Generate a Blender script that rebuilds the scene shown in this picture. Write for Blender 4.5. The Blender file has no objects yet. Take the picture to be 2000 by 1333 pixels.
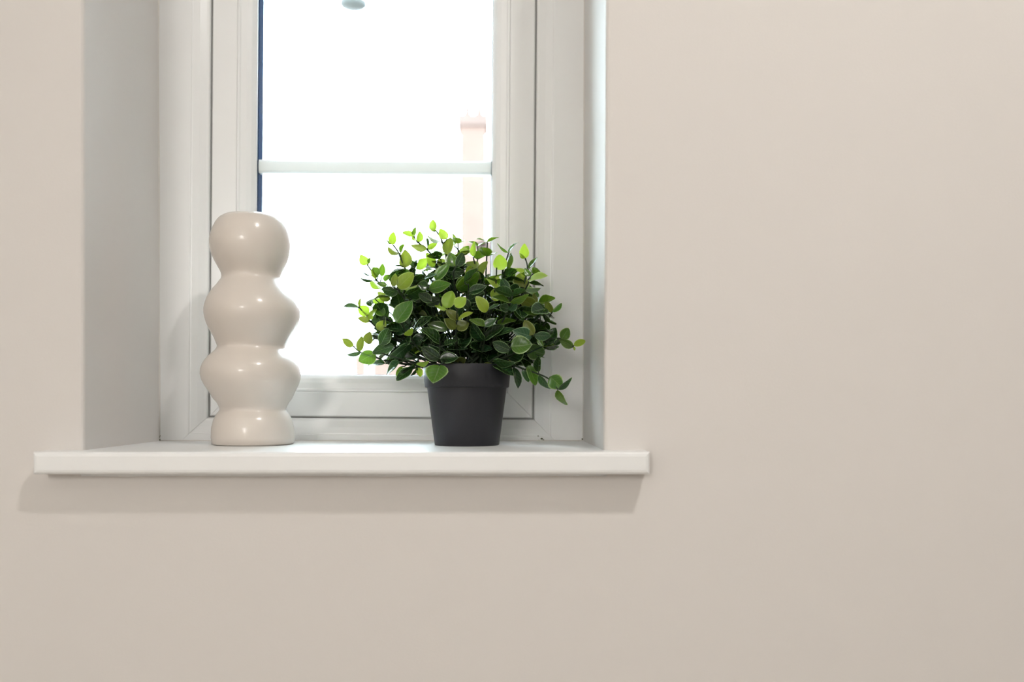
import bpy, bmesh, math, random
from mathutils import Vector, Matrix
random.seed(7)
C = bpy.context.scene.collection
scene = bpy.context.scene
# ------------------------------------------------------------------ camera
FP, VX, VY, D = 1726.0, 955.0, 782.0, 0.982      # focal length in pixels, principal point, distance to the wall
SILL = 0.90
CAMZ = SILL + 0.0557
cam = bpy.data.cameras.new('camera'); cam_o = bpy.data.objects.new('camera', cam); C.objects.link(cam_o)
cam_o.location = (0, -D, CAMZ); cam_o.rotation_euler = (math.pi/2, 0, 0)
cam.sensor_fit = 'HORIZONTAL'; cam.sensor_width = 36; cam.lens = 36*FP/2000
cam.shift_x = (1000-VX)/2000; cam.shift_y = (VY-666.5)/2000
cam.clip_start = 0.02
cam.dof.use_dof = True; cam.dof.focus_distance = 1.08; cam.dof.aperture_fstop = 3.2
scene.camera = cam_o
# ------------------------------------------------------------------ sky and exposure
W = bpy.data.worlds.new('overcast_sky'); scene.world = W; W.use_nodes = True
bg = W.node_tree.nodes['Background']; bg.inputs[0].default_value = (0.76, 0.89, 1.0, 1); bg.inputs[1].default_value = 18.0
vs = scene.view_settings; vs.view_transform = 'Standard'; vs.look = 'None'; vs.gamma = 1; vs.use_curve_mapping = False; vs.exposure = 0.06
LAMP_FLOOR, LAMP_CEIL = 33.0, 340.0

# ------------------------------------------------------------------ materials
def mat(name, col, rough=0.5, bump=0, bscale=200, var=0, vscale=6, spec=0.5, coat=0):
    m = bpy.data.materials.new(name); m.use_nodes = True
    nt = m.node_tree; b = nt.nodes['Principled BSDF']
    b.inputs['Base Color'].default_value = (*col, 1); b.inputs['Roughness'].default_value = rough
    b.inputs['Specular IOR Level'].default_value = spec
    if coat: b.inputs['Coat Weight'].default_value = coat; b.inputs['Coat Roughness'].default_value = 0.17
    tc = nt.nodes.new('ShaderNodeTexCoord')
    if var:
        n = nt.nodes.new('ShaderNodeTexNoise'); n.inputs['Scale'].default_value = vscale; n.inputs['Detail'].default_value = 4
        nt.links.new(tc.outputs['Object'], n.inputs['Vector'])
        r = nt.nodes.new('ShaderNodeMix'); r.data_type = 'RGBA'
        r.inputs[6].default_value = (*[c*(1-var) for c in col], 1); r.inputs[7].default_value = (*[min(1, c*(1+var)) for c in col], 1)
        nt.links.new(n.outputs['Fac'], r.inputs[0]); nt.links.new(r.outputs[2], b.inputs['Base Color'])
    if bump:
        n = nt.nodes.new('ShaderNodeTexNoise'); n.inputs['Scale'].default_value = bscale; n.inputs['Detail'].default_value = 5
        nt.links.new(tc.outputs['Object'], n.inputs['Vector'])
        bp = nt.nodes.new('ShaderNodeBump'); bp.inputs['Strength'].default_value = bump; bp.inputs['Distance'].default_value = 0.002
        nt.links.new(n.outputs['Fac'], bp.inputs['Height']); nt.links.new(bp.outputs[0], b.inputs['Normal'])
    return m
def emit(name, col, s):
    m = bpy.data.materials.new(name); m.use_nodes = True; nt = m.node_tree; nt.nodes.clear()
    e = nt.nodes.new('ShaderNodeEmission'); e.inputs[0].default_value = (*col, 1); e.inputs[1].default_value = s
    o = nt.nodes.new('ShaderNodeOutputMaterial'); nt.links.new(e.outputs[0], o.inputs[0]); return m
def glass_mat():
    m = bpy.data.materials.new('clear_glass'); m.use_nodes = True; nt = m.node_tree; nt.nodes.clear()
    t = nt.nodes.new('ShaderNodeBsdfTransparent'); t.inputs[0].default_value = (0.97, 0.985, 0.98, 1)
    g = nt.nodes.new('ShaderNodeBsdfGlossy'); g.inputs['Roughness'].default_value = 0.02
    f = nt.nodes.new('ShaderNodeFresnel'); f.inputs[0].default_value = 1.25
    x = nt.nodes.new('ShaderNodeMixShader'); o = nt.nodes.new('ShaderNodeOutputMaterial')
    nt.links.new(f.outputs[0], x.inputs[0]); nt.links.new(t.outputs[0], x.inputs[1]); nt.links.new(g.outputs[0], x.inputs[2]); nt.links.new(x.outputs[0], o.inputs[0])
    return m
def leaf_mat(name, base, trans, rim, tf=0.4, rough=0.38):
    m = bpy.data.materials.new(name); m.use_nodes = True; nt = m.node_tree; L = nt.links
    b = nt.nodes['Principled BSDF']; b.inputs['Roughness'].default_value = rough; b.inputs['Specular IOR Level'].default_value = 0.55
    uv = nt.nodes.new('ShaderNodeUVMap'); sep = nt.nodes.new('ShaderNodeSeparateXYZ'); L.new(uv.outputs[0], sep.inputs[0])
    def M(op, a, c=None):
        n = nt.nodes.new('ShaderNodeMath'); n.operation = op
        for i, v in enumerate((a, c)):
            if v is None: continue
            if isinstance(v, (int, float)): n.inputs[i].default_value = v
            else: L.new(v, n.inputs[i])
        return n.outputs[0]
    av = M('ABSOLUTE', M('SUBTRACT', sep.outputs[1], 0.5))
    midrib = M('LESS_THAN', av, 0.022)
    vein = M('GREATER_THAN', M('SINE', M('MULTIPLY', M('SUBTRACT', sep.outputs[0], M('MULTIPLY', av, 0.55)), 38)), 0.93)
    at = nt.nodes.new('ShaderNodeAttribute'); at.attribute_name = 'rim'
    oi = nt.nodes.new('ShaderNodeObjectInfo')
    hs = nt.nodes.new('ShaderNodeHueSaturation')
    L.new(M('ADD', M('MULTIPLY', oi.outputs['Random'], 0.035), 0.482), hs.inputs['Hue'])
    L.new(M('ADD', M('MULTIPLY', oi.outputs['Random'], 0.5), 0.75), hs.inputs['Value'])
    hs.inputs['Color'].default_value = (*base, 1)
    def mix(fac, c1, c2):
        x = nt.nodes.new('ShaderNodeMix'); x.data_type = 'RGBA'
        L.new(fac, x.inputs[0])
        for i, c in ((6, c1), (7, c2)):
            if isinstance(c, tuple): x.inputs[i].default_value = (*c, 1)
            else: L.new(c, x.inputs[i])
        return x.outputs[2]
    v1 = mix(M('MULTIPLY', M('MAXIMUM', midrib, M('MULTIPLY', vein, 0.5)), 0.35), hs.outputs[0], rim)
    c = mix(M('MINIMUM', M('MULTIPLY', at.outputs['Fac'], 1.25), 0.9), v1, rim)
    L.new(c, b.inputs['Base Color'])
    t = nt.nodes.new('ShaderNodeBsdfTranslucent')
    tc = mix(M('MULTIPLY', M('MAXIMUM', midrib, M('MULTIPLY', vein, 0.6)), 0.4), trans, tuple(x*0.45 for x in trans))
    L.new(tc, t.inputs[0])
    x = nt.nodes.new('ShaderNodeMixShader'); x.inputs[0].default_value = tf
    L.new(b.outputs[0], x.inputs[1]); L.new(t.outputs[0], x.inputs[2]); L.new(x.outputs[0], nt.nodes['Material Output'].inputs[0])
    return m

MT = dict(
    wall=mat('beige_wall_paint', (0.69, 0.658, 0.629), 0.75, bump=0.05, bscale=350, var=0.012, vscale=3),
    room=mat('white_room_paint', (0.76, 0.745, 0.72), 0.8, var=0.01),
    ceil=mat('ceiling_paint', (0.82, 0.81, 0.79), 0.9, var=0.01),
    floor=mat('oak_floor', (0.46, 0.42, 0.37), 0.45, var=0.15, vscale=9),
    sill=mat('white_gloss_paint', (0.82, 0.825, 0.82), 0.32, bump=0.03, bscale=120, var=0.012, vscale=8),
    upvc=mat('white_upvc', (0.84, 0.845, 0.84), 0.30, var=0.01, vscale=12),
    caulk=mat('caulk', (0.72, 0.69, 0.65), 0.6, var=0.06, vscale=60),
    gasket=mat('gasket', (0.36, 0.36, 0.35), 0.6, var=0.1),
    spacer=mat('blue_spacer_bar', (0.014, 0.034, 0.088), 0.9, var=0.05, spec=0.05),
    glass=glass_mat(),
    vase=mat('cream_ceramic', (0.67, 0.61, 0.55), 0.40, bump=0.06, bscale=260, var=0.025, vscale=14, spec=0.4, coat=0.55),
    pot=mat('charcoal_plastic', (0.017, 0.0175, 0.022), 0.5, bump=0.04, bscale=600, var=0.08, vscale=30, spec=0.35),
    soil=mat('dark_filler', (0.012, 0.012, 0.014), 0.7, bump=0.6, bscale=150, var=0.3, vscale=80),
    stem=mat('stem_plastic', (0.022, 0.036, 0.018), 0.6, var=0.25, vscale=60, spec=0.2),
    mould=mat('mould_speck', (0.10, 0.11, 0.05), 0.8, var=0.2, vscale=300),
    brick=mat('brown_brick', (0.105, 0.062, 0.048), 0.85, var=0.15, vscale=3),
    render=mat('house_render', (0.105, 0.070, 0.057), 0.85, var=0.06, vscale=2),
    tile=mat('roof_tiles', (0.085, 0.052, 0.042), 0.8, var=0.15, vscale=4),
    paving=mat('paving', (0.36, 0.34, 0.31), 0.9, var=0.1, vscale=2),
    lpost=mat('painted_post', (0.75, 0.76, 0.77), 0.5, var=0.02),
    lhead=mat('lamp_head_metal', (0.03, 0.032, 0.03), 0.5, var=0.1),
    brass=mat('brass', (0.55, 0.40, 0.18), 0.35, var=0.05),
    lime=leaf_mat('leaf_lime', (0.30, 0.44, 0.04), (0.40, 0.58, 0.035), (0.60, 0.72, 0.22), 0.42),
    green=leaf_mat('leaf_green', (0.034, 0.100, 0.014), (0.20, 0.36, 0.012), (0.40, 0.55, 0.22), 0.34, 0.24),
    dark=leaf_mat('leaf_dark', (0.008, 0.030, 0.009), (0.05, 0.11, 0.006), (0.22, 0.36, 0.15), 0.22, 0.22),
    olive=leaf_mat('leaf_olive', (0.12, 0.16, 0.028), (0.27, 0.33, 0.02), (0.42, 0.50, 0.20), 0.40),
    sage=leaf_mat('leaf_sage', (0.026, 0.074, 0.030), (0.07, 0.15, 0.015), (0.30, 0.45, 0.24), 0.22, 0.27),
)
GLOBE = emit('lit_globe', (1.0, 0.965, 0.925), LAMP_FLOOR)
DISC = emit('lit_disc', (1.0, 0.965, 0.925), LAMP_CEIL)

# ------------------------------------------------------------------ helpers
def obj(name, bm, m, parent=None, smooth=False):
    me = bpy.data.meshes.new(name); bm.normal_update(); bm.to_mesh(me); bm.free()
    if smooth:
        for p in me.polygons: p.use_smooth = True
    me.materials.append(MT[m] if isinstance(m, str) else m)
    o = bpy.data.objects.new(name, me); C.objects.link(o)
    if parent: o.parent = parent
    return o
def empty(name, loc=(0, 0, 0)):
    o = bpy.data.objects.new(name, None); o.empty_display_size = 0.05; C.objects.link(o); o.location = loc; return o
def tag(o, label=None, cat=None, group=None, kind=None):
    if label: o['label'] = label
    if cat: o['category'] = cat
    if group: o['group'] = group
    if kind: o['kind'] = kind
    return o
def box(bm, x0, x1, y0, y1, z0, z1, bevel=0):
    v = [bm.verts.new(p) for p in ((x0,y0,z0),(x1,y0,z0),(x1,y1,z0),(x0,y1,z0),(x0,y0,z1),(x1,y0,z1),(x1,y1,z1),(x0,y1,z1))]
    for f in ((0,3,2,1),(4,5,6,7),(0,1,5,4),(1,2,6,5),(2,3,7,6),(3,0,4,7)): bm.faces.new([v[i] for i in f])
    if bevel: bmesh.ops.bevel(bm, geom=bm.edges[:], offset=bevel, segments=2, affect='EDGES', profile=0.6)
    return bm
def lathe(bm, prof, n=48, centers=None):
    """prof: list of (radius, z); centers: list of x offsets"""
    rings = []
    for i, (r, z) in enumerate(prof):
        cx = centers[i] if centers else 0
        if r < 1e-6: rings.append([bm.verts.new((cx, 0, z))])
        else: rings.append([bm.verts.new((cx + r*math.cos(2*math.pi*k/n), r*math.sin(2*math.pi*k/n), z)) for k in range(n)])
    for a, b in zip(rings, rings[1:]):
        for k in range(n):
            k2 = (k+1) % n
            if len(a) == 1 and len(b) == 1: continue
            if len(a) == 1: bm.faces.new((a[0], b[k2], b[k]))
            elif len(b) == 1: bm.faces.new((a[k], a[k2], b[0]))
            else: bm.faces.new((a[k], a[k2], b[k2], b[k]))
    return bm
def tube(bm, pts, radii, n=6):
    rings = []
    for i, p in enumerate(pts):
        t = (pts[min(i+1, len(pts)-1)] - pts[max(i-1, 0)])
        if t.length < 1e-9: t = Vector((0, 0, 1))
        t.normalize(); u = t.cross(Vector((0.31, 0.9, 0.2))).normalized(); w = t.cross(u)
        rings.append([bm.verts.new(p + radii[i]*(u*math.cos(2*math.pi*k/n) + w*math.sin(2*math.pi*k/n))) for k in range(n)])
    for a, b in zip(rings, rings[1:]):
        for k in range(n): bm.faces.new((a[k], a[(k+1) % n], b[(k+1) % n], b[k]))
    bm.faces.new(rings[0][::-1]); bm.faces.new(rings[-1])
def P(px, py, dep):
    """photo pixel at a known distance from the camera plane -> world point"""
    return Vector(((px-VX)/FP*dep, dep-D, CAMZ-(py-VY)/FP*dep))

# ------------------------------------------------------------------ room shell
RX0, RX1, RY0, RH = -1.7, 3.9, -3.2, 2.45
DEEP, WT = 0.22, 0.30
HEAD = CAMZ + 1.02
# plaster opening: (left x, right x) at the bottom and at the top, front arris and back edge
FB = [(-0.4505, SILL-0.02), (0.1275, SILL-0.02), (0.1330, HEAD), (-0.4505, HEAD)]
BB = [(-0.4478, SILL-0.02), (0.1283, SILL-0.02), (0.1312, HEAD), (-0.4508, HEAD)]
def wall_front():
    bm = bmesh.new()
    def loop(pts, y): return [bm.verts.new((x, y, z)) for x, z in pts]
    r = 0.005
    cen = (sum(p[0] for p in FB)/4, sum(p[1] for p in FB)/4)
    def grow(d): return [(x + (d if x > cen[0] else -d), z + (d if z > cen[1] else -d)) for x, z in FB]
    outer = [(RX0, 0), (RX1, 0), (RX1, RH), (RX0, RH)]
    loops = [loop(outer, 0)]
    for k in range(5):
        a = k/4*math.pi/2
        loops.append(loop(grow(r*(1-math.sin(a))), r*(1-math.cos(a))))
    loops.append(loop(BB, DEEP)); loops.append(loop(BB, WT)); loops.append(loop(outer, WT))
    loops.append(loops[0])
    for a, b in zip(loops, loops[1:]):
        for k in range(4): bm.faces.new((a[k], a[(k+1) % 4], b[(k+1) % 4], b[k]))
    bmesh.ops.recalc_face_normals(bm, faces=bm.faces[:])
    return bm
tag(obj('wall_front', wall_front(), 'wall'), 'beige painted plaster wall around the window recess', kind='structure')
T = 0.1
for nm, b, m, lb in (('wall_left', (RX0-T, RX0, RY0, WT, 0, RH), 'room', 'painted side wall of the room'),
                     ('wall_right', (RX1, RX1+T, RY0, WT, 0, RH), 'room', 'painted side wall of the room'),
                     ('wall_back', (RX0-T, RX1+T, RY0-T, RY0, 0, RH), 'room', 'painted rear wall of the room'),
                     ('floor', (RX0-T, RX1+T, RY0-T, WT, -T, 0), 'floor', 'brown wooden floor of the room'),
                     ('ceiling', (RX0-T, RX1+T, RY0-T, WT, RH, RH+T), 'ceil', 'white ceiling of the room')):
    tag(obj(nm, box(bmesh.new(), *b), m), lb, kind='structure')

# ------------------------------------------------------------------ window
win = empty('window_1', (-0.16, 0.25, SILL)); tag(win, 'white plastic casement window in the deep recess', kind='structure')
ROLL, PIV = math.radians(0.42), Vector((-0.162, 0.232, CAMZ-0.0232))
RM = Matrix.Translation(PIV) @ Matrix.Rotation(ROLL, 4, 'Y') @ Matrix.Translation(-PIV)
def wpart(name, bm, m, parent=win, smooth=False):
    bm.transform(RM); bm.transform(Matrix.Translation(-win.location))
    return obj(name, bm, m, parent, smooth)
def rails(name, rect, prof, m, gap=0.0002):
    """four mitred rails swept from a profile of (inset, y)"""
    x0, x1, z0, z1 = rect
    def c(k, d): return ((x0+d, z0+d), (x1-d, z0+d), (x1-d, z1-d), (x0+d, z1-d))[k]
    for s in range(4):
        bm = bmesh.new(); e = []
        for k in (s, (s+1) % 4):
            ring = []
            for d, y in prof:
                x, z = c(k, d); ring.append([x, y, z])
            e.append(ring)
        ax = 0 if s in (0, 2) else 2                      # pull the mitred ends a hair apart so that the joint reads
        sg = 1 if s in (0, 1) else -1
        for p in e[0]: p[ax] += gap*sg
        for p in e[1]: p[ax] -= gap*sg
        a = [bm.verts.new(p) for p in e[0]]; b = [bm.verts.new(p) for p in e[1]]
        n = len(a)
        for k in range(n): bm.faces.new((a[k], a[(k+1) % n], b[(k+1) % n], b[k]))
        bm.faces.new(a[::-1]); bm.faces.new(b)
        bmesh.ops.recalc_face_normals(bm, faces=bm.faces[:])
        wpart(name, bm, m)
SX0, SX1, SZ0, SZ1 = -0.3840, 0.0598, CAMZ-0.0232, CAMZ+0.96
FW = 0.068
FR = (SX0-0.0022-FW, SX1+0.0022+FW, SZ0-0.0022-FW, SZ1+0.0022+FW)
y = DEEP
rails('frame_rail', FR, [(0, y), (0.0440, y), (0.0455, y+0.0004), (0.0465, y+0.0014), (0.0480, y+0.0016), (0.0560, y+0.0045), (0.0640, y+0.0088), (0.0668, y+0.0098), (0.068, y+0.0115), (0.068, y+0.066), (0, y+0.066)], 'upvc')
ys = y+0.013
rails('sash_rail', (SX0, SX1, SZ0, SZ1), [(0, ys+0.0015), (0.0015, ys), (0.0335, ys), (0.0345, ys+0.0012), (0.0345, ys+0.016), (0.050, ys+0.016), (0.050, ys+0.053), (0, ys+0.053)], 'upvc')
rails('glazing_bead', (SX0+0.0346, SX1-0.0346, SZ0+0.0346, SZ1-0.0346), [(0, ys+0.0012), (0.0006, ys), (0.0028, ys), (0.0045, ys+0.0018), (0.012, ys+0.0040), (0.018, ys+0.0075), (0.0225, ys+0.0130), (0.0238, ys+0.0155), (0.0238, ys+0.0165), (0, ys+0.0165)], 'upvc')
rails('rubber_seal', (SX0-0.0021, SX1+0.0021, SZ0-0.0021, SZ1+0.0021), [(0, ys+0.0045), (0.0020, ys+0.0045), (0.0020, ys+0.02), (0, ys+0.02)], 'gasket')
gx0, gx1, gz0, gz1 = SX0+0.0585, SX1-0.0585, SZ0+0.0585, SZ1-0.0585
yg = ys+0.0170
m_ = 0.006
for k, yy in enumerate((yg, yg+0.028)):
    wpart('glass_pane', box(bmesh.new(), gx0-m_, gx1+m_, yy, yy+0.004, gz0-m_, gz1+m_), 'glass')
rails('spacer_bar', (gx0-0.005, gx1+0.005, gz0-0.005, gz1+0.005), [(0, yg+0.0041), (0.0055, yg+0.0041), (0.0058, yg+0.016), (0.0055, yg+0.0279), (0, yg+0.0279)], 'spacer')
for k in range(2):                                          # glazing bars inside the sealed unit
    zc = CAMZ + 0.3268 + k*0.293
    bm = bmesh.new()
    prof = [(-0.0093, 0.0065), (-0.0062, 0.0045), (0.0062, 0.0045), (0.0093, 0.0065), (0.0093, 0.017), (0.0062, 0.0195), (-0.0062, 0.0195), (-0.0093, 0.017)]
    a = [bm.verts.new((gx0+0.0004, yg+q, zc+p)) for p, q in prof]; b = [bm.verts.new((gx1-0.0004, yg+q, zc+p)) for p, q in prof]
    for i in range(8): bm.faces.new((a[i], a[(i+1) % 8], b[(i+1) % 8], b[i]))
    bm.faces.new(a[::-1]); bm.faces.new(b); bmesh.ops.recalc_face_normals(bm, faces=bm.faces[:])
    wpart('glazing_bar', bm, 'upvc')
# sill board with two horns, T-shaped plan
def sill_bm():
    bm = bmesh.new()
    xl, xr, yf, t = -0.4915, 0.1735, -0.032, 0.0245
    plan = [(xl, yf), (xr, yf), (xr, 0.0005), (0.1295, 0.0005), (0.1295, DEEP+0.001), (-0.4510, DEEP+0.001), (-0.4510, 0.0005), (xl, 0.0005)]
    top = [bm.verts.new((x, yy, SILL)) for x, yy in plan]; bot = [bm.verts.new((x, yy, SILL-t)) for x, yy in plan]
    bm.faces.new(top); bm.faces.new(bot[::-1])
    n = len(plan)
    for k in range(n): bm.faces.new((bot[k], bot[(k+1) % n], top[(k+1) % n], top[k]))
    bmesh.ops.recalc_face_normals(bm, faces=bm.faces[:])
    ed = [e for e in bm.edges if all(v.co.y < 0.0004 for v in e.verts)]
    bmesh.ops.bevel(bm, geom=ed, offset=0.005, segments=3, affect='EDGES', profile=0.5)
    return bm
bm = sill_bm(); bm.transform(Matrix.Translation(-win.location)); s_ = obj('window_sill', bm, 'sill', win)
s_['label'] = 'white painted sill board with rounded nosing'
def strip(name, pts, r, m):
    bm = bmesh.new(); tube(bm, [Vector(p) for p in pts], [r]*len(pts), 8); bm.transform(Matrix.Translation(-win.location)); return obj(name, bm, m, win, True)
strip('caulk_bead', [(-0.452+0.582*k/12, 0.0, SILL-0.0258-0.0006*math.sin(k*2.1)) for k in range(13)], 0.0034, 'sill')
strip('caulk_bead', [(-0.4490+0.0005*math.sin(k*1.7)-0.0028*k/14, DEEP-0.0005, SILL+(HEAD-SILL-0.02)*k/14) for k in range(15)], 0.0022, 'caulk')
strip('caulk_bead', [(0.1290+0.0028*k/14, DEEP-0.0005, SILL+(HEAD-SILL-0.02)*k/14) for k in range(15)], 0.0018, 'caulk')
strip('caulk_bead', [(-0.448+0.575*k/12, DEEP-0.0005, SILL+0.0002*math.sin(k*3)) for k in range(13)], 0.0014, 'caulk')
for nm, c, n in (('mould_speck', (-0.4465, DEEP-0.0015, SILL+0.0045), 6), ('mould_speck', (0.0705, DEEP-0.0008, SILL+0.0040), 4), ('mould_speck', (0.1255, DEEP-0.0015, SILL+0.0035), 5)):
    bm = bmesh.new()
    for k in range(n):
        q = Vector(c) + Vector((random.uniform(-0.004, 0.005), 0, random.uniform(-0.004, 0.004)))
        bmesh.ops.create_icosphere(bm, subdivisions=1, radius=random.uniform(0.0006, 0.0016), matrix=Matrix.Translation(q) @ Matrix.Diagonal((1.3, 0.5, 0.8, 1)))
    bm.transform(Matrix.Translation(-win.location)); obj(nm, bm, 'mould', win)

# ------------------------------------------------------------------ vase
vz = [(1256,104,508),(1250,93,520),(1220,86,525),(1170,88,522),(1130,98,510),(1100,118,490),(1085,134,474),(1075,140,468),(1062,135,478),(1040,122,490),(1020,108,502),(980,76,527),(950,54,545),(920,37,553),(890,31,555),(865,34,550),(840,43,540),(818,58,526),(800,74,511),(785,92,496),(770,110,479),(756,124,466),(745,126,466),(730,120,476),(700,104,498),(675,88,514),(650,75,529),(625,64,541),(600,56,549),(575,51,552),(555,51,551),(530,56,542),(500,66,527),(475,81,509),(450,99,487),(430,118,470),(410,135,455),(398,144,446),(385,147,443),(370,143,447),(355,136,455),(340,127,464),(320,115,474),(300,104,483),(275,92,491),(250,84,496),(225,80,498),(200,80,498),(175,83,497),(150,89,494),(125,98,487),(100,110,477),(82,122,468),(70,134,458),(64,142,448)]
for _ in range(2):                 # even out the measured outline
    vz = [vz[0]] + [(b[0], (a[1]+2*b[1]+c[1])/4, (a[2]+2*b[2]+c[2])/4) for a, b, c in zip(vz, vz[1:], vz[2:])] + [vz[-1]]
VD = 0.982*1.077 + 0.0535          # distance of the vase axis
VC = 380 + 302/2.667
def vase():
    bm = bmesh.new(); prof = []; cs = []
    for yy, l, r in vz:
        if yy < 225: yy = 225-(225-yy)*147/161      # the near lip stands higher in the view than the axis
        z = (1258-yy)/2.667/FP*VD
        prof.append(((r-l)/2/2.667/FP*VD*0.985, z)); cs.append((((l+r)/2)-302)/2.667/FP*VD)
    prof[0] = (prof[0][0], 0.0006)
    r0, z0 = prof[-1]; c0 = cs[-1]
    inner = [(r0-0.0025, z0+0.0016), (r0-0.005, z0+0.0012), (r0-0.0065, z0-0.002), (r0-0.006, z0-0.012), (r0-0.001, z0-0.03), (r0-0.004, z0-0.06), (r0-0.012, z0-0.075), (0, z0-0.08)]
    prof = [(0, 0)] + [(prof[0][0]-0.002, 0)] + prof + inner
    cs = [cs[0], cs[0]] + cs + [c0]*len(inner)
    return lathe(bm, prof, 72, cs)
v_ = obj('vase', vase(), 'vase', smooth=True)
q = P(VC, VY, VD); v_.location = (q.x, q.y, SILL)
tag(v_, 'cream ceramic vase of stacked rounded bulges on the windowsill', 'vase')

# ------------------------------------------------------------------ potted plant
PD = 0.982*1.077 + 0.0405
pc = P(912, VY, PD); plant = empty('potted_plant', (pc.x, pc.y, SILL))
tag(plant, 'leafy green artificial plant in a charcoal pot on the windowsill', 'plant')
u = PD/FP
ph = 156*u
pprof = [(0, 0), (62*u, 0), (63*u, 0.001), (77.2*u, 109*u), (77.6*u, 111.5*u), (81.5*u, 112.5*u), (82.3*u, 114*u), (86*u, ph-0.0012), (85.3*u, ph), (83.6*u, ph), (83*u, ph-0.001), (80*u, ph-24*u)]
obj('pot', lathe(bmesh.new(), pprof, 64), 'pot', plant, True)
md = plant.children[0].modifiers.new('edges', 'EDGE_SPLIT'); md.split_angle = math.radians(35)
bm = bmesh.new(); lathe(bm, [(0, ph-10*u), (30*u, ph-12*u), (60*u, ph-17*u), (80.5*u, ph-21*u)], 32)
for v in bm.verts: v.co.z += random.uniform(-0.002, 0.002)
obj('soil', bm, 'soil', plant)

# unit leaf: length along x, width along y
def leaf_mesh(name, fold, bend, matname, blunt):
    bm = bmesh.new(); ts = [0, 0.06, 0.18, 0.34, 0.52, 0.70, 0.85, 0.95, 1.0]; vsn = [-1, -0.84, -0.45, 0, 0.45, 0.84, 1]
    rim = bm.verts.layers.float.new('rim'); uvl = bm.loops.layers.uv.new('UVMap')
    rows = []
    for t in ts:
        h = 0.5*max(0.0, math.sin(math.pi*t**(0.86 if blunt else 0.74)))**(0.62 if blunt else 0.78)
        if t == 0: h = 0.012
        if t == 1: h = 0.004
        row = []
        for s in vsn:
            yv = s*h
            v = bm.verts.new((t, yv, fold*abs(yv)*(1-0.5*abs(s)) + bend*(t*t-0.25*t) + 0.02*math.sin(t*9+s*2)))
            v[rim] = 1.0 if abs(s) == 1 or t == 1 else 0.0
            row.append((v, t, 0.5+0.5*s))
        rows.append(row)
    for a, b in zip(rows, rows[1:]):
        for k in range(6):
            q4 = (a[k], b[k], b[k+1], a[k+1])
            f = bm.faces.new([w[0] for w in q4]); f.smooth = True
            for lp, w in zip(f.loops, q4): lp[uvl].uv = (w[1], w[2])
    me = bpy.data.meshes.new(name); bm.to_mesh(me); bm.free(); me.materials.append(MT[matname]); return me
LM = {}
for tn in ('lime', 'green', 'dark', 'olive', 'sage'):
    LM[tn] = [leaf_mesh('leaf', f, b_, tn, bl) for f, b_, bl in ((0.46, -0.18, True), (0.30, -0.30, True), (0.55, 0.10, False), (0.40, -0.12, False))]
TN = {'L': 'lime', 'G': 'green', 'D': 'dark', 'O': 'olive', 'S': 'sage'}

# stems: photo points from tip to root, forward offset of the tip (metres towards the room)
STEMS = [
 ([(848,450),(853,453),(862,468),(870,495),(880,540)], 0.015),
 ([(767,478),(772,484),(780,497),(790,522),(812,570)], -0.01),
 ([(808,463),(818,475),(836,490),(846,506),(866,560)], 0.0),
 ([(717,518),(724,527),(735,547),(760,570),(810,615)], 0.01),
 ([(925,503),(926,510),(933,535),(935,570)], 0.02),
 ([(888,481),(897,492),(905,520),(910,570)], -0.02),
 ([(993,494),(990,505),(982,530),(978,560),(955,620)], 0.0),
 ([(1026,505),(1030,525),(1022,560),(1000,620)], -0.01),
 ([(700,600),(712,612),(735,640),(780,668)], 0.03),
 ([(690,676),(703,688),(730,697),(762,707),(815,715)], 0.04),
 ([(1120,679),(1102,664),(1080,662),(1050,672),(1000,695)], 0.02),
 ([(1090,761),(1072,741),(1052,731),(1030,724),(1000,713),(960,706)], 0.05),
 ([(893,601),(892,625),(891,645),(891,672),(893,700)], 0.085),
 ([(970,523),(968,560),(962,585),(955,620),(940,665)], 0.05),
 ([(951,610),(950,625),(945,650),(932,690)], 0.07),
 ([(1034,549),(1028,562),(1010,600),(980,650)], 0.035),
 ([(1078,610),(1066,630),(1040,660),(990,695)], 0.01),
 ([(997,590),(990,610),(970,650),(945,690)], 0.06),
 ([(946,636),(946,650),(946,665),(940,700)], 0.08),
 ([(858,660),(859,672),(860,700),(875,712)], 0.085),
 ([(1043,652),(1030,668),(1005,690),(965,705)], 0.055),
 ([(998,682),(985,690),(960,705)], 0.08),
 ([(782,625),(795,650),(825,690),(860,708)], 0.06),
 ([(775,562),(800,600),(840,660)], 0.045),
 ([(800,580),(815,610),(850,670)], 0.02),
 ([(885,530),(888,560),(895,620)], 0.045),
 ([(850,560),(860,590),(878,650)], 0.06),
 ([(915,555),(914,580),(912,640)], 0.065),
 ([(785,728),(800,722),(825,716),(855,712)], 0.055),
 ([(858,714),(866,708),(880,706)], 0.085),
 ([(730,660),(750,668),(790,685),(840,706)], 0.055),
 ([(745,690),(770,698),(810,708),(850,712)], 0.07),
]
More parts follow.
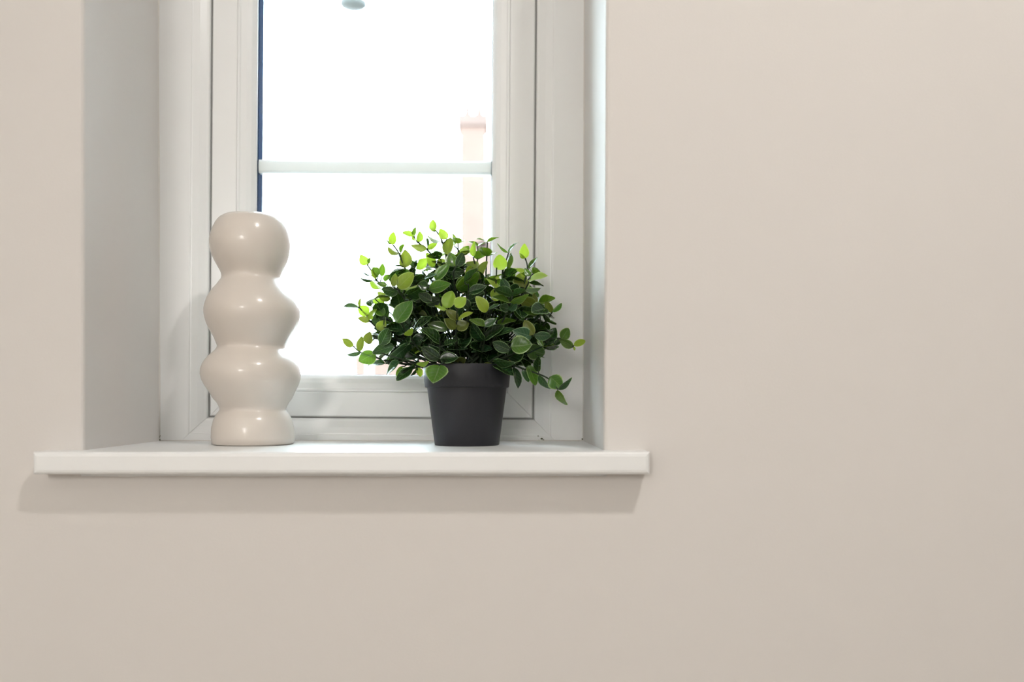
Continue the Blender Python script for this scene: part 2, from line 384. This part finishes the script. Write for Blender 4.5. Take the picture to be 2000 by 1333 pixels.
# leaves traced on the photo: zoom origin, scale, then (base x, y, tip x, y, width, tone)
Z = 2000/260.0
LEAVES = [
 ((660,420), Z, [
  (1440,240,1430,85,110,'L'),(1480,238,1365,185,40,'L'),(1550,405,1360,335,80,'O'),(1640,360,1535,235,125,'L'),(1650,595,1660,345,155,'O'),(1750,470,1730,285,58,'L'),
  (1820,590,1945,490,115,'G'),(1140,320,985,258,85,'L'),(1150,315,1145,210,50,'G'),(1220,410,1235,260,100,'L'),(1175,392,1110,332,42,'L'),(1340,500,1125,465,115,'O'),
  (1345,475,1325,355,45,'S'),(1355,520,1480,420,92,'L'),(1620,580,1385,560,92,'L'),(825,450,820,280,102,'L'),(825,442,745,395,32,'G'),(915,600,755,505,80,'O'),
  (935,570,972,455,38,'G'),(1000,795,1010,540,188,'O'),(440,750,345,605,130,'L'),(455,730,485,655,36,'G'),(495,910,385,880,28,'D'),(530,980,370,970,48,'D'),
  (605,920,515,805,115,'G'),(660,925,668,768,82,'G'),(555,965,500,830,64,'L'),(640,1120,488,1000,82,'L'),(740,1050,610,1030,70,'G'),(905,1165,700,1135,130,'D'),
  (820,1070,872,900,115,'O'),(900,1095,1090,890,195,'O'),(1085,880,900,860,95,'G'),(1000,790,850,765,26,'D'),(1155,795,1330,665,155,'L'),(1165,770,1088,700,74,'S'),
  (1435,785,1355,600,122,'L'),(1640,760,1500,690,115,'O'),(1755,775,1700,578,175,'G'),(1780,765,1885,620,135,'D'),(1460,975,1645,780,135,'G'),(1590,850,1850,860,185,'D'),
  (1440,830,1285,842,52,'G'),(1100,980,1335,1000,175,'D'),(1350,1080,1220,1060,130,'D'),(1370,1125,1645,1050,145,'G'),(1860,960,1600,1060,85,'D'),(1000,1110,1190,1098,64,'L'),
  (1010,1205,1285,1128,115,'D'),(700,1330,540,1298,125,'L'),(785,1280,610,1180,115,'O'),(820,1245,1030,1080,28,'G'),(1780,1115,2000,960,155,'G'),(700,1000,760,900,80,'G'),
  (1300,960,1450,900,60,'S'),(1260,850,1310,940,30,'D')]),
 ((640,420), 1998/520.0, [
  (893,700,925,580,95,'L'),(958,692,1032,628,82,'L'),(900,705,810,668,62,'L'),(905,712,815,745,60,'O'),(972,790,900,715,62,'O'),(980,790,1076,735,34,'L'),
  (962,855,880,790,70,'O'),(962,855,1050,815,85,'O'),(900,855,785,825,62,'G'),(1265,555,1210,465,48,'L'),(1268,555,1330,495,28,'L'),(1240,642,1275,560,74,'L'),
  (1190,732,1135,622,78,'L'),(780,650,700,600,60,'D'),(700,690,760,740,90,'D'),(1060,700,1010,640,60,'D'),(840,640,760,660,60,'D')]),
 ((890,450), Z, [
  (795,338,645,235,42,'G'),(800,332,905,180,48,'G'),(700,598,645,398,195,'L'),(752,600,800,370,78,'G'),(1050,422,1025,225,135,'L'),(1040,415,960,370,40,'L'),(1100,580,1200,425,58,'G'),
  (1045,590,880,592,74,'L'),(1125,685,1050,588,84,'G'),(1020,860,985,640,225,'O'),(1100,765,1350,680,125,'L'),(700,745,882,608,100,'D'),(690,748,428,745,75,'G'),
  (340,745,440,478,100,'O'),(335,590,175,470,150,'O'),(275,398,270,198,78,'L'),(60,335,188,290,95,'L'),(110,722,222,580,84,'L'),(130,782,312,620,66,'S'),(5,875,322,728,160,'G'),
  (200,930,432,868,125,'D'),(190,1065,385,948,135,'D'),(845,992,638,885,105,'S'),(825,1092,588,1050,115,'G'),(820,1085,1042,970,74,'G'),(860,985,1012,898,64,'S'),(965,885,808,900,125,'D'),
  (800,905,700,762,125,'D'),(1000,905,1215,965,135,'G'),(1020,882,1242,880,80,'G'),(1205,1135,978,1050,175,'O'),(1212,1100,1180,950,84,'O'),(1250,1100,1458,1050,90,'G'),(1450,1222,1578,1125,64,'G'),
  (1452,1232,1350,1095,94,'O'),(1010,1205,1285,1240,95,'G'),(1270,1272,1462,1270,90,'D'),(800,1185,688,1160,112,'S'),(800,1205,902,1098,104,'S'),(540,1150,782,1240,95,'D'),(500,1195,652,1108,45,'S'),
  (890,1180,1010,1330,110,'G'),(250,560,140,650,60,'L'),(640,690,610,740,50,'L')]),
 ((660,590), Z, [
  (308,88,125,55,48,'S'),(325,80,328,-45,32,'O'),(450,195,325,75,155,'L'),(465,275,545,108,84,'L'),(485,292,308,240,94,'O'),(505,275,410,150,62,'L'),(235,665,62,558,105,'O'),(335,745,340,520,118,'O'),
  (555,765,345,885,185,'G'),(345,755,168,785,48,'S'),(450,635,480,468,145,'O'),(845,665,565,735,150,'S'),(1065,615,865,862,155,'S'),(1325,500,1105,660,155,'S'),(640,648,742,438,155,'S'),(860,485,1075,285,175,'S'),
  (880,312,1065,20,225,'G'),(695,205,555,70,115,'G'),(1170,180,1342,250,155,'O'),(1140,455,1345,258,115,'D'),(600,425,705,288,135,'O'),(712,932,488,935,75,'S'),(925,900,728,1035,115,'S'),(1115,1005,918,1132,125,'D'),
  (960,970,898,1102,78,'G'),(1165,940,968,1032,64,'D'),(1200,990,1246,1112,84,'L'),(1535,948,1458,1190,275,'G'),(1690,958,1905,878,155,'O'),(1530,855,1292,712,155,'D'),(1530,855,1768,842,150,'D'),(1328,628,1655,812,95,'S'),
  (1650,692,1902,690,105,'S'),(1530,625,1328,428,125,'D'),(1600,655,1765,600,84,'D'),(1160,782,1262,718,54,'L'),(1180,942,1352,888,64,'L'),(1192,990,1112,1102,34,'D'),(1000,500,1120,420,60,'L'),(760,420,700,520,90,'G')]),
 ((890,620), Z, [
  (1588,328,1682,198,135,'G'),(1768,442,1598,345,105,'G'),(1775,425,1945,345,94,'L'),(1775,445,1785,498,34,'L'),(1368,415,1482,188,165,'D'),(1488,412,1562,348,74,'D'),(1320,442,1475,410,44,'G'),(1190,272,1398,290,115,'S'),
  (1172,265,1035,75,145,'O'),(1142,292,905,220,165,'S'),(828,442,1098,418,235,'G'),(812,492,588,408,135,'D'),(1075,470,1300,555,205,'G'),(790,642,972,590,95,'O'),(562,480,288,498,85,'S'),(430,342,238,178,125,'D'),
  (430,342,662,150,135,'D'),(480,322,805,168,85,'D'),(430,142,252,28,105,'G'),(430,142,585,38,95,'S'),(640,122,865,28,105,'G'),(570,642,832,702,85,'S'),(555,700,835,830,150,'D'),(868,760,942,1018,105,'D'),
  (1000,800,1088,942,84,'S'),(958,620,1078,798,105,'D'),(975,580,1152,665,74,'D'),(1088,728,1205,965,135,'G'),(1245,822,1238,618,88,'D'),(1250,870,1372,1062,78,'S'),(1418,895,1575,1035,195,'G'),(1535,1088,1702,928,74,'S'),
  (1535,1092,1616,1302,84,'G'),(540,690,388,752,64,'O'),(1230,330,1300,420,60,'G')]),
]
def catmull(pts, n=6):
    out = []
    p = [pts[0]] + pts + [pts[-1]]
    for i in range(1, len(p)-2):
        for k in range(n):
            t = k/n
            out.append(0.5*((2*p[i]) + (p[i+1]-p[i-1])*t + (2*p[i-1]-5*p[i]+4*p[i+1]-p[i+2])*t*t + (3*p[i]-p[i-1]-3*p[i+1]+p[i+2])*t**3))
    out.append(pts[-1]); return out
inv = Matrix.Translation(-plant.location)
stem_data = []                                   # each: world points, list of twig (from, to)
for i, (pp, fwd) in enumerate(STEMS):
    n = len(pp); a = i*2.4
    pts = []
    for k, (x, yy) in enumerate(pp):
        w = 1 - k/(n+0.6)
        pts.append(P(x, yy, PD - fwd*w))
    pts.append(Vector((pc.x + 0.022*math.cos(a), pc.y + 0.022*math.sin(a) - 0.15*fwd, SILL + ph - 0.008)))
    stem_data.append(dict(pts=catmull(pts), twigs=[], leaves=[]))
def pix(p):
    d = p.y + D; return (VX + p.x/d*FP, VY - (p.z-CAMZ)/d*FP)
def leaf_matrix(base, axis, normal, L, Wd):
    x = axis.normalized(); z = (normal - x*normal.dot(x)).normalized(); y_ = z.cross(x)
    m = Matrix((x*L, y_*Wd, z*(0.5*L+0.5*Wd))).transposed().to_4x4(); m.translation = base; return m
BACK = DEEP - 0.004
def add_leaf(s, base, axis, normal, L, Wd, tone):
    m = leaf_matrix(base, axis, normal, L, Wd)
    s['leaves'].append((m, tone))
    j = min(range(len(s['pts'])), key=lambda k: (s['pts'][k]-base).length)
    if (s['pts'][j]-base).length > 0.0008:
        j2 = min(len(s['pts'])-1, j + (1 if (s['pts'][j]-base).length < 0.012 else 4))
        s['twigs'].append((s['pts'][j2], base))
count = 0
for (ox, oy), sc, rows in LEAVES:
    for (bx, by, tx, ty, w, tone) in rows:
        b2 = (ox+bx/sc, oy+by/sc); t2 = (ox+tx/sc, oy+ty/sc); wp = w/sc
        best = None
        for s in stem_data:
            for k, p in enumerate(s['pts']):
                if k > len(s['pts'])-5: continue
                x_, y_ = pix(p); dd = math.hypot(x_-b2[0], y_-b2[1]) + (p.y-pc.y)*90
                if best is None or dd < best[0]: best = (dd, s, p)
        s, p = best[1], best[2]
        dep = p.y + D - random.uniform(0.0, 0.010)
        B = P(*b2, dep); Tt = P(*t2, dep); Lp = (Tt-B).length; Wp = wp/FP*dep
        ratio = Wp/max(Lp, 1e-5)
        sd = random.choice((-1, 1))
        away = random.uniform(-0.35, 0.35) if ratio < 1.0 else random.uniform(0.3, 0.6)*sd
        Tt = Tt + Vector((0, away*Lp, 0)); Tt.y = min(Tt.y, BACK)
        ax = Tt - B
        tilt = math.radians(random.uniform(10, 34) if ratio > 0.5 else random.uniform(52, 70))
        nrm = Vector((0, -1, 0)); side = ax.normalized()
        sg = 1
        rot = Matrix.Rotation(tilt, 3, side); n1 = rot @ nrm; n2 = rot.inverted() @ nrm
        nn = n1 if n1.z > n2.z else n2
        if random.random() < 0.3: nn = n1 if nn is n2 else n2
        if p.z > SILL + ph + 0.06 and random.random() < 0.6: nn = -nn      # upper leaves show their undersides
        gr = 1.10 if tone in 'LO' else 1.2
        add_leaf(s, B, ax, nn, ax.length*gr, gr*1.04*Wp/math.cos(tilt), TN[tone]); count += 1
# inner and rear sprigs that the front ones cover
random.seed(21)
for i in range(13):
    az = math.radians(8 + 164*i/12) + random.uniform(-0.1, 0.1); el = math.radians(random.choice((25, 45, 62, 78)))
    R = random.uniform(0.125, 0.155)
    tip = Vector((pc.x + R*math.cos(el)*math.cos(az)*0.85, min(pc.y + R*math.cos(el)*math.sin(az)*0.62, BACK-0.022), SILL+ph+0.012+R*math.sin(el)))
    root = Vector((pc.x + 0.02*math.cos(az), pc.y + 0.02*math.sin(az), SILL+ph-0.008))
    mid = (root*0.5 + tip*0.5) + Vector((0, 0, 0.018))
    s = dict(pts=catmull([tip, mid, root], 8), twigs=[], leaves=[]); stem_data.append(s)
    n = len(s['pts'])
    for k, f in enumerate((0.0, 0.22, 0.46)):
        c = s['pts'][int(f*(n-1))]; t = (s['pts'][max(0, int(f*(n-1))-1)] - s['pts'][min(n-1, int(f*(n-1))+2)]).normalized()
        sv = t.cross(Vector((0.2, 0.5, 0.8))).normalized(); sv = Matrix.Rotation(k*math.pi/2 + i, 3, t) @ sv
        for sg in (-1, 1):
            ax = (sv*sg + t*0.5).normalized(); L = (0.016, 0.023, 0.027)[k]*random.uniform(0.9, 1.1)
            if c.y + ax.y*L > BACK: ax.y = (BACK - c.y)/L*0.9
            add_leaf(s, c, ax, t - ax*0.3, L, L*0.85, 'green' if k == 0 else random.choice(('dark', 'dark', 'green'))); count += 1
for s in stem_data:
    bm = bmesh.new(); n = len(s['pts'])
    tube(bm, [p - plant.location for p in s['pts']], [0.0008 + 0.0008*k/n for k in range(n)], 6)
    for a, b in s['twigs']:
        mid = (a+b)/2 + Vector((0, 0, -0.1*(a-b).length))
        tube(bm, [q - plant.location for q in (a, mid, b)], [0.0009, 0.0008, 0.0006], 5)
    so = obj('stem', bm, 'stem', plant, True)
    for m, tone in s['leaves']:
        lo = bpy.data.objects.new('leaf', random.choice(LM[tone])); C.objects.link(lo); lo.parent = so
        lo.matrix_basis = inv @ m
print('leaves', count)
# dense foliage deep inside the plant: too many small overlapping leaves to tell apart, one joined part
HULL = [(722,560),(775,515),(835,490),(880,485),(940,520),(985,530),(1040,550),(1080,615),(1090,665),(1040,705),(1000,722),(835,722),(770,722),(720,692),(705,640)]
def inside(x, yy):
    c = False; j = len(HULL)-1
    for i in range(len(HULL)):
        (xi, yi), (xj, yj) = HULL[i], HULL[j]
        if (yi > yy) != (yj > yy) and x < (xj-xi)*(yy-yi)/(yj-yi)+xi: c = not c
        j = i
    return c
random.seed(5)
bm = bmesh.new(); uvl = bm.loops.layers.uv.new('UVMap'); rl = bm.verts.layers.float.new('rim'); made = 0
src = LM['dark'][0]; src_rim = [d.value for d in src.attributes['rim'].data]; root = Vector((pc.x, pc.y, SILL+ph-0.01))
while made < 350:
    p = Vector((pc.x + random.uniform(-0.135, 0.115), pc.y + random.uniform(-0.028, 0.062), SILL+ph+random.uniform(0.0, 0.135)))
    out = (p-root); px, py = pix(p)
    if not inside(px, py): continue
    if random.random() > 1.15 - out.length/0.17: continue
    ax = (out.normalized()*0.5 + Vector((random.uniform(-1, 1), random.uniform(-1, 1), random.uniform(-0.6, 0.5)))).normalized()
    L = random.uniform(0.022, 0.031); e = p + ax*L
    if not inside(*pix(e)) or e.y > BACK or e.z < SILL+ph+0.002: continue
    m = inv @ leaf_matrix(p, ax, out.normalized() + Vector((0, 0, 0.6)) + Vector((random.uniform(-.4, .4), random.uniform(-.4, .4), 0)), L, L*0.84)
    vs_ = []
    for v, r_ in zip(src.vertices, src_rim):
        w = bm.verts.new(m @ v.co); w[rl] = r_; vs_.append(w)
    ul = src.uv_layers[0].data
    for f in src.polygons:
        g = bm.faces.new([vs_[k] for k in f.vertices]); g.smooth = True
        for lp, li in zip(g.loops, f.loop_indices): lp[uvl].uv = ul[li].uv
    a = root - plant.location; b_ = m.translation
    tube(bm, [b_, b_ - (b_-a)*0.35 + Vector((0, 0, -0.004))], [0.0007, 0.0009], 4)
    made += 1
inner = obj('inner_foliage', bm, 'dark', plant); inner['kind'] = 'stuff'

# ------------------------------------------------------------------ lamps of the room (behind the camera)
fl = empty('floor_lamp_offscreen', (-0.75, -2.85, 0)); tag(fl, 'brass floor lamp with a lit round globe by the rear wall', 'lamp')
obj('base', lathe(bmesh.new(), [(0, 0), (0.14, 0), (0.14, 0.015), (0.02, 0.03), (0, 0.03)], 32), 'brass', fl)
bm = bmesh.new(); tube(bm, [Vector((0, 0, 0.02)), Vector((0, 0, 1.42))], [0.011, 0.011], 12); obj('pole', bm, 'brass', fl, True)
bm = bmesh.new(); bmesh.ops.create_uvsphere(bm, u_segments=24, v_segments=14, radius=0.19, matrix=Matrix.Translation((0, 0, 1.58))); obj('globe_shade_offscreen', bm, GLOBE, fl, True)
for x, yy in ((0.60, -1.05),):
    dl = empty('ceiling_downlight_offscreen', (x, yy, RH)); tag(dl, 'round white ceiling downlight in front of the window wall', 'lamp')
    obj('rim', lathe(bmesh.new(), [(0.09, 0), (0.09, -0.006), (0.072, -0.010), (0.070, -0.004)], 32), 'upvc', dl, True)
    obj('lens_offscreen', lathe(bmesh.new(), [(0.071, -0.003), (0.071, -0.006), (0, -0.006)], 32), DISC, dl)

# ------------------------------------------------------------------ outdoors
GZ = -0.15
tag(obj('ground', box(bmesh.new(), -40, 40, WT, 60, GZ-0.1, GZ), 'paving'), 'pale paved ground outside the window', kind='structure')
# unseen brick block added to keep sky light off the left reveal
blocker = empty('sky_blocker', (3.9, 3.2, GZ)); tag(blocker, 'unseen roofed brick block added to shade the left reveal', 'building')
obj('wall', box(bmesh.new(), -2.6, 2.6, -2.85, 2.6, 0, 2.9), 'brick', blocker)
def gable(bm, x0, x1, y0, y1, z0, z1, o=0.25):
    xm = (x0+x1)/2
    a = [bm.verts.new(p) for p in ((x0-o, y0-o, z0), (x1+o, y0-o, z0), (xm, y0-o, z1))]; b = [bm.verts.new(p) for p in ((x0-o, y1+o, z0), (x1+o, y1+o, z0), (xm, y1+o, z1))]
    bm.faces.new(a); bm.faces.new(b[::-1])
    for k in range(3): bm.faces.new((a[k], b[k], b[(k+1) % 3], a[(k+1) % 3]))
    bmesh.ops.recalc_face_normals(bm, faces=bm.faces[:]); return bm
obj('roof', gable(bmesh.new(), -2.6, 2.6, -2.6, 2.6, 2.9, 4.3), 'tile', blocker)
# far house with a chimney
hs = empty('neighbour_house', (4.0, 24, GZ)); tag(hs, 'brown brick house with a tall chimney beyond the garden wall', 'building')
obj('wall', box(bmesh.new(), -4.9, 5, -4, 4, 0, 4.7), 'render', hs)
obj('roof', gable(bmesh.new(), -4.5, 5, -4, 4, 4.7, 6.4, 0.1), 'tile', hs)
ch = obj('chimney', box(bmesh.new(), -4.70, -4.05, -4.1, -3.4, 0, 7.75), 'brick', hs)
obj('chimney_cap', box(bmesh.new(), -4.76, -3.99, -4.16, -3.34, 7.60, 7.86), 'tile', hs)
for x in (-4.52, -4.23): bm = lathe(bmesh.new(), [(0, 7.86), (0.11, 7.86), (0.09, 8.15), (0, 8.15)], 16); bm.transform(Matrix.Translation((x, -3.75, 0))); obj('chimney_pot', bm, 'tile', hs)
gw = empty('garden_wall', (2, 18.6, GZ)); tag(gw, 'low brick garden wall in front of the neighbouring house', 'wall')
obj('wall', box(bmesh.new(), -5.0, 9, 0, 0.22, 0, 2.08), 'brick', gw)
obj('coping', box(bmesh.new(), -5.05, 9.05, -0.04, 0.26, 2.08, 2.16), 'paving', gw)
sl = empty('street_lamp', (-1.62, 11.0, GZ+0.16)); tag(sl, 'pale street lamp post with a dark lantern head', 'lamp post')
bm = bmesh.new(); tube(bm, [Vector((0, 0, -0.16)), Vector((0, 0, 1.0)), Vector((0, 0, 6.5))], [0.05, 0.035, 0.03], 12); obj('post', bm, 'lpost', sl, True)
obj('arm', box(bmesh.new(), -0.28, 0.02, -0.02, 0.02, 6.44, 6.5), 'lpost', sl)
bm = lathe(bmesh.new(), [(0, 6.46), (0.05, 6.46), (0.19, 6.36), (0.20, 6.30), (0.17, 6.27), (0, 6.24)], 24); bm.transform(Matrix.Translation((-0.22, 0, 0))); obj('lamp_head', bm, 'lhead', sl, True)
